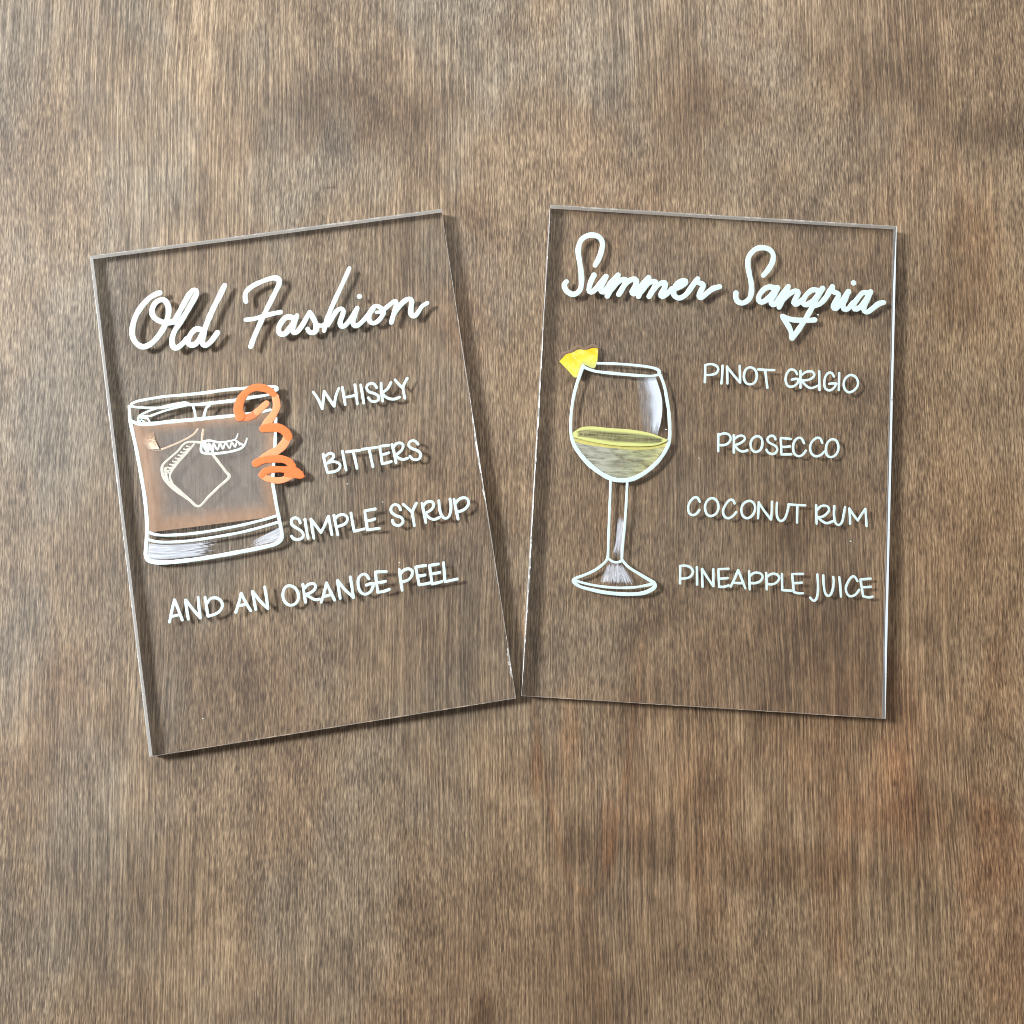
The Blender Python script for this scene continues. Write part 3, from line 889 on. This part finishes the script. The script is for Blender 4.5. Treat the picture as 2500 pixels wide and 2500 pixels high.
peel = empty('orange_peel_drawing', SL)
s = Strokes(lift=0.012)
s.add(K([(1140, 405), (1200, 402), (1270, 385), (1330, 335)]), 17)
s.build('peel_underside', WET_ORANGE, peel)
s = Strokes(lift=0.016)
s.add(K([(1412, 262, 60), (1370, 300, 60), (1320, 350, 60)]), 15)
s.add(K([(1500, 200, 66), (1512, 290, 72), (1480, 370, 72), (1430, 440, 80), (1392, 495, 76)]), 18)
s.add(K([(1620, 580, 70), (1590, 650, 80), (1530, 715, 84), (1430, 775, 84), (1340, 830, 70)]), 18)
s.add(K([(1365, 965, 60), (1420, 1000, 58), (1500, 1018, 62), (1580, 1010, 60), (1660, 975, 50)]), 15, height=0.006)
s.build('peel_inside', PALE_ORANGE, peel)
s = Strokes(lift=0.020)
s.add(K([(1155, 385, 100), (1135, 330, 96), (1150, 245, 82), (1200, 165, 70), (1280, 112, 72), (1360, 107, 72), (1430, 130, 68), (1482, 170, 60)]), 18, height=0.006)
s.add(K([(1378, 510, 78), (1450, 500, 80), (1540, 505, 84), (1600, 545, 86), (1628, 590, 78)]), 19, height=0.006)
s.add(K([(1306, 850, 76), (1370, 822, 76), (1460, 808, 70), (1560, 808, 74), (1630, 835, 76), (1665, 880, 74)]), 19, height=0.006)
s.add(K([(1368, 962, 70), (1400, 930, 66), (1480, 910, 62), (1580, 912, 64), (1680, 925, 76), (1730, 955, 76), (1758, 968, 70), (1690, 972, 50), (1600, 965, 34)]), 17, height=0.006)
s.build('peel_outside', ORANGE, peel)

# ------------------------------------------------------------------ SUMMER SANGRIA title
K9, K10 = crop(1360, 550, 4.6), crop(1780, 580, 4.6)
letters('title_lettering', SR, K9, 13.4, [
    ('S', [[(428, 450), (470, 370), (500, 280), (510, 200), (480, 140), (420, 112), (350, 115), (280, 155), (245, 230), (238, 310), (255, 420), (270, 530), (275, 640), (260, 720), (220, 765), (170, 775), (110, 740), (83, 690), (86, 655), (105, 635)]]),
    ('u', [[(415, 560), (385, 620), (360, 700), (365, 745), (400, 745), (450, 700), (500, 630), (550, 575)], [(550, 575), (510, 660), (490, 730), (520, 750), (570, 700), (620, 625), (685, 560)]]),
    ('m', [[(685, 560), (640, 650), (600, 730), (565, 795)], [(610, 720), (680, 640), (750, 605), (775, 625), (740, 700), (693, 777)], [(730, 710), (790, 640), (850, 605), (892, 618), (880, 680), (840, 745), (860, 772), (910, 735), (970, 650), (1025, 590)]]),
    ('m', [[(1028, 590), (990, 670), (945, 740), (915, 800)], [(950, 740), (1020, 655), (1090, 628), (1112, 650), (1080, 720), (1035, 800)], [(1070, 740), (1130, 675), (1190, 643), (1218, 660), (1200, 720), (1165, 775), (1180, 805), (1240, 765), (1290, 715)]]),
    ('e', [[(1280, 730), (1370, 695), (1435, 655), (1445, 628), (1410, 620), (1355, 650), (1312, 720), (1315, 785), (1370, 818), (1440, 785), (1500, 710), (1555, 630), (1580, 602)]]),
    ('r', [[(1580, 602), (1580, 640), (1625, 655), (1642, 680), (1612, 745), (1595, 795), (1620, 815), (1680, 765), (1750, 712), (1825, 690)]])],
    'white script word Summer')
letters('title_lettering', SR, K10, 13.4, [
    ('S', [[(385, 425), (440, 360), (488, 270), (495, 190), (450, 133), (370, 113), (290, 135), (225, 210), (210, 300), (228, 410), (250, 520), (250, 620), (225, 690), (160, 735), (100, 720), (75, 670), (78, 622)]]),
    ('a', [[(510, 565), (450, 555), (400, 575), (350, 630), (330, 680), (345, 722), (390, 720), (450, 670), (510, 600), (545, 565)], [(545, 565), (505, 650), (470, 720), (488, 755), (530, 735), (585, 660)]]),
    ('n', [[(560, 690), (610, 620), (665, 548)], [(665, 548), (640, 620), (600, 700), (562, 783)], [(600, 700), (680, 630), (750, 598), (778, 620), (745, 690), (728, 735), (760, 748), (820, 700)]]),
    ('g', [[(1000, 595), (940, 588), (885, 625), (838, 690), (832, 740), (870, 755), (940, 712), (1000, 640), (1050, 572)], [(1050, 572), (990, 675), (930, 790), (860, 910), (790, 1020), (710, 1130)], [(707, 1130), (690, 1040), (640, 950), (600, 885)], [(600, 885), (700, 920), (800, 930), (900, 930), (962, 925)], [(940, 770), (1020, 745), (1090, 670), (1130, 600), (1160, 553)]]),
    ('r', [[(1160, 553), (1165, 605), (1215, 625), (1232, 650), (1195, 720), (1170, 775), (1200, 797), (1250, 740), (1300, 665), (1340, 608)]]),
    ('i', [[(1340, 608), (1310, 680), (1280, 750), (1290, 803), (1335, 800), (1395, 730)], ('.', [(1397, 510, 32)])]),
    ('a', [[(1560, 622), (1500, 622), (1440, 690), (1400, 755), (1410, 802), (1460, 790), (1525, 715), (1590, 610)], [(1590, 610), (1550, 700), (1515, 780), (1520, 828), (1560, 835), (1620, 790), (1680, 745), (1735, 730)]])],
    'white script word Sangria with a looped tail')

# ------------------------------------------------------------------ ingredient lines, right sign
K = crop(1700, 860, 4.3909)
letters('ingredient_line', SR, K, 6.2, [
    ('P', [[(97, 140), (95, 230), (92, 320)], [(97, 138), (150, 127), (210, 142), (236, 180), (215, 225), (160, 242), (100, 245)]]),
    ('I', [[(283, 145), (278, 240), (270, 335)]]),
    ('N', [[(330, 155), (333, 250), (335, 335)], [(332, 160), (400, 245), (468, 325)], [(465, 145), (468, 235), (470, 325)]]),
    ('O', [('o', [(580, 162), (530, 188), (510, 260), (530, 325), (580, 345), (630, 320), (650, 250), (630, 188)])]),
    ('T', [[(665, 185), (750, 190), (835, 192)], [(740, 195), (750, 290), (762, 380)]]),
    ('G', [[(1080, 235), (1060, 198), (1010, 185), (970, 230), (958, 300), (980, 360), (1030, 370), (1080, 340), (1102, 290)], [(1102, 290), (1060, 285), (1025, 295)]]),
    ('R', [[(1118, 200), (1118, 290), (1118, 380)], [(1125, 250), (1175, 212), (1240, 208), (1266, 240), (1245, 275), (1190, 300), (1125, 302)], [(1128, 302), (1170, 352), (1230, 385), (1310, 358)]]),
    ('I', [[(1318, 205), (1320, 300), (1322, 405)]]),
    ('G', [[(1475, 260), (1455, 225), (1420, 220), (1385, 260), (1372, 330), (1385, 390), (1430, 410), (1475, 385), (1502, 338)], [(1502, 338), (1460, 335), (1425, 340)]]),
    ('I', [[(1532, 225), (1530, 320), (1527, 405)]]),
    ('O', [('o', [(1655, 243), (1600, 280), (1580, 340), (1595, 400), (1640, 430), (1700, 402), (1734, 340), (1715, 272)])])], 'white capitals PINOT GRIGIO')
letters('ingredient_line', SR, K, 6.2, [
    ('P', [[(238, 875), (235, 960), (235, 1060)], [(238, 890), (295, 870), (345, 880), (370, 920), (350, 970), (300, 995), (240, 995)]]),
    ('R', [[(402, 890), (403, 980), (403, 1075)], [(410, 930), (455, 898), (505, 897), (522, 932), (480, 970), (412, 1000)], [(412, 998), (450, 1045), (500, 1065), (548, 1052)]]),
    ('O', [('o', [(650, 900), (600, 930), (582, 990), (600, 1050), (640, 1070), (690, 1042), (710, 970), (692, 915)])]),
    ('S', [[(850, 935), (835, 905), (805, 895), (770, 915), (765, 950), (800, 980), (850, 1005), (868, 1040), (850, 1080), (810, 1092), (770, 1075), (752, 1045)]]),
    ('E', [('v', [(1012, 930), (905, 918), (913, 1096), (1018, 1095)]), [(915, 1015), (960, 1015), (1005, 1010)]]),
    ('C', [[(1155, 975), (1130, 925), (1090, 918), (1050, 960), (1038, 1020), (1050, 1085), (1095, 1115), (1140, 1100), (1175, 1055)]]),
    ('C', [[(1350, 970), (1330, 925), (1290, 918), (1240, 960), (1220, 1020), (1235, 1085), (1280, 1115), (1330, 1105), (1375, 1065)]]),
    ('O', [('o', [(1455, 933), (1410, 965), (1390, 1030), (1400, 1100), (1440, 1125), (1495, 1100), (1525, 1030), (1505, 953)])])], 'white capitals PROSECCO')
K = crop(1640, 1190, 3.7154)
letters('ingredient_line', SR, K, 6.2, [
    ('C', [[(255, 130), (235, 95), (205, 92), (170, 125), (150, 180), (160, 235), (195, 252), (230, 235), (250, 205)]]),
    ('O', [('o', [(365, 97), (322, 122), (302, 180), (320, 245), (360, 260), (405, 235), (426, 180), (408, 120)])]),
    ('C', [[(570, 145), (555, 115), (525, 115), (490, 155), (465, 215), (480, 265), (515, 280), (555, 260), (585, 225)]]),
    ('O', [('o', [(700, 122), (650, 150), (632, 200), (645, 258), (688, 280), (735, 250), (757, 190), (742, 140)])]),
    ('N', [[(790, 135), (788, 210), (783, 280)], [(790, 140), (845, 220), (900, 290)], [(910, 130), (908, 210), (902, 290)]]),
    ('U', [[(955, 140), (952, 220), (960, 275), (985, 305), (1020, 290), (1045, 235), (1062, 162)]]),
    ('T', [[(1060, 155), (1135, 160), (1210, 163)], [(1140, 165), (1138, 240), (1137, 318)]]),
    ('R', [[(1310, 160), (1312, 240), (1315, 328)], [(1316, 210), (1355, 170), (1410, 170), (1428, 205), (1400, 245), (1360, 268), (1318, 270)], [(1325, 272), (1370, 310), (1410, 325), (1460, 308)]]),
    ('U', [[(1475, 170), (1472, 250), (1485, 320), (1515, 342), (1545, 315), (1560, 250), (1572, 180)]]),
    ('M', [[(1612, 190), (1617, 260), (1618, 330)], [(1612, 195), (1650, 250), (1688, 300)], [(1688, 300), (1725, 240), (1755, 195)], [(1757, 195), (1763, 270), (1768, 350)]])], 'white capitals COCONUT RUM')
letters('ingredient_line', SR, K, 6.2, [
    ('P', [[(78, 715), (76, 800), (75, 870)], [(78, 713), (125, 710), (172, 727), (194, 765), (172, 808), (130, 825), (83, 828)]]),
    ('I', [[(228, 725), (230, 800), (230, 880)]]),
    ('N', [[(275, 740), (277, 820), (280, 900)], [(277, 742), (325, 820), (377, 895)], [(378, 742), (378, 820), (380, 895)]]),
    ('E', [('v', [(515, 738), (425, 742), (430, 902)]), [(430, 902), (475, 902), (515, 890)], [(430, 828), (470, 827), (508, 822)]]),
    ('A', [[(603, 750), (570, 830), (535, 900)], [(603, 750), (635, 830), (668, 915)], [(560, 865), (600, 868), (645, 868)]]),
    ('P', [[(702, 760), (706, 850), (708, 925)], [(708, 805), (750, 775), (805, 780), (826, 812), (805, 850), (760, 868), (708, 868)]]),
    ('P', [[(857, 775), (862, 850), (862, 925)], [(862, 815), (905, 785), (955, 790), (976, 822), (955, 860), (910, 880), (865, 875)]]),
    ('L', [('v', [(1000, 785), (1003, 932), (1085, 938)])]),
    ('E', [('v', [(1190, 785), (1093, 785), (1108, 950)]), [(1108, 950), (1145, 960), (1190, 960)], [(1105, 868), (1145, 868), (1182, 864)]]),
    ('J', [[(1322, 790), (1327, 880), (1325, 960), (1310, 1015), (1285, 1028), (1255, 1000)]]),
    ('U', [[(1375, 800), (1380, 890), (1390, 950), (1410, 982), (1440, 975), (1462, 920), (1470, 850), (1465, 812)]]),
    ('I', [[(1520, 815), (1530, 900), (1535, 990)]]),
    ('C', [[(1685, 850), (1665, 815), (1640, 808), (1610, 840), (1582, 900), (1585, 950), (1610, 985), (1650, 983), (1680, 960), (1700, 930)]]),
    ('E', [('v', [(1805, 828), (1712, 835), (1737, 987)]), [(1737, 987), (1785, 998), (1820, 992)], [(1726, 906), (1770, 905), (1805, 902)]])], 'white capitals PINEAPPLE JUICE')

# ------------------------------------------------------------------ painted wine glass
K = crop(1340, 820, 5.084)
KS = crop(1370, 1160, 6.0375)
gl = empty('wine_glass_drawing', SR)
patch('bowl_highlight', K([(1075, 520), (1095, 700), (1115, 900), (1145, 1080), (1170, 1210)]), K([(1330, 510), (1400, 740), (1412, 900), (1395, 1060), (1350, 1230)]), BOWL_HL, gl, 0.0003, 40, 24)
patch('wine_fill', K([(300, 1240), (450, 1300), (650, 1330), (900, 1350), (1150, 1350), (1350, 1330), (1470, 1290)]),
      K([(330, 1350), (450, 1520), (580, 1640), (800, 1745), (1000, 1755), (1230, 1640), (1450, 1390)]), WINE, gl, 0.0002, 50, 40)
patch('wine_surface', K([(300, 1200), (400, 1140), (550, 1128), (750, 1148), (1000, 1165), (1250, 1210), (1465, 1290)]),
      K([(300, 1260), (450, 1300), (650, 1340), (900, 1370), (1150, 1375), (1330, 1360), (1465, 1310)]), WINE_TOP, gl, 0.06, 50, 20)
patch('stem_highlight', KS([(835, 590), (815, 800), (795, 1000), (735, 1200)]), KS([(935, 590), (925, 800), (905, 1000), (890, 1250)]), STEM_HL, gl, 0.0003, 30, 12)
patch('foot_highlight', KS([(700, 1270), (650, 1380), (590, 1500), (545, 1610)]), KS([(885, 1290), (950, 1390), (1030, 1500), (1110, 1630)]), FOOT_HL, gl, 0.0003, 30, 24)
s = Strokes()
s.add(K([(310, 1290, 26), (420, 1315, 46), (600, 1345, 50), (800, 1368, 50), (1000, 1385, 48), (1200, 1388, 46), (1440, 1350, 44)]), 9, height=0.0015)
s.build('wine_edge', YELLOW, gl)
s = Strokes()
s.add(K([(605, 340, 34), (800, 345, 34), (1000, 358, 34), (1200, 380, 36), (1320, 405, 38), (1372, 440, 40), (1365, 478, 34), (1290, 496, 30), (1150, 495, 36), (900, 475, 40), (700, 455, 40), (580, 440, 38), (490, 412, 38), (432, 385, 38)]), 8)
s.add(K([(425, 375, 44), (390, 470, 44), (350, 590, 44), (315, 720, 40), (290, 860, 38), (275, 1000, 38), (270, 1150, 40), (290, 1290, 44), (340, 1400, 50), (430, 1520, 56), (540, 1630, 56), (700, 1740, 56), (850, 1790, 56), (1000, 1785, 56), (1120, 1740, 54), (1250, 1655, 52), (1380, 1525, 48), (1470, 1380, 46), (1500, 1250, 46), (1500, 1120, 44), (1490, 950, 44), (1467, 800, 42), (1440, 650, 40), (1405, 540, 38), (1365, 450, 36)]), 8)
s.add(KS([(728, 60), (722, 300), (710, 600), (700, 900), (690, 1200)]), 6.6)
s.add(KS([(975, 90), (965, 300), (948, 600), (922, 900), (902, 1100), (895, 1245)]), 6.6)
s.add(KS([(690, 1225), (760, 1275), (830, 1287), (895, 1262)]), 6.5)
s.add(KS([(690, 1190, 42), (675, 1245, 42), (620, 1310, 42), (500, 1400, 42), (350, 1470, 42), (215, 1520, 46), (180, 1555, 50), (215, 1605, 46), (300, 1650, 46), (450, 1690, 50), (650, 1730, 54), (850, 1750, 54), (1050, 1755, 54), (1200, 1740, 56), (1310, 1700, 60), (1382, 1645, 62), (1370, 1590, 60), (1300, 1545, 50), (1150, 1455, 44), (1000, 1360, 42), (930, 1290, 40), (895, 1240, 40)]), 7)
s.add(KS([(200, 1550, 36), (300, 1582, 36), (450, 1618, 38), (600, 1642, 38), (800, 1660, 38), (1000, 1660, 38), (1150, 1645, 38), (1330, 1610, 46)]), 6)
s.build('outline', WHITE, gl)

pine = empty('pineapple_wedge_drawing', SR)
patch('wedge', K([(130, 315), (215, 232), (300, 205), (365, 170), (480, 172), (540, 150), (610, 158)]),
      K([(130, 318), (220, 410), (335, 520), (400, 390), (440, 360), (560, 405), (602, 320)]), PINE, pine, 0.0008, 40, 24)
s = Strokes()
s.add(K([(130, 300, 20), (170, 215, 34), (235, 205, 30), (300, 165, 34), (370, 132, 40), (440, 162, 30), (540, 118, 34), (600, 138, 24)]), 6, height=0.006)
s.build('rind', BROWN, pine)

# dust on the plates
def speck(root, x, y, r):
    s = Strokes()
    s.add([(x - r * 0.6, y), (x + r * 0.6, y + r * 0.5)], r * 1.6, height=0.01, wob=0.2)
    s.build('dust_speck', WHITE, root)
for x, y, r in ((934, 1225, 1.6), (848, 1181, 1.6), (495, 1754, 1.4), (350, 1695, 1.5), (975, 1373, 1.2)):
    speck(SL, x, y, r)
for x, y, r in ((1997, 768, 2.4), (2077, 1321, 2.0), (1626, 1048, 1.6), (1706, 1118, 1.4), (1500, 845, 1.0)):
    speck(SR, x, y, r)
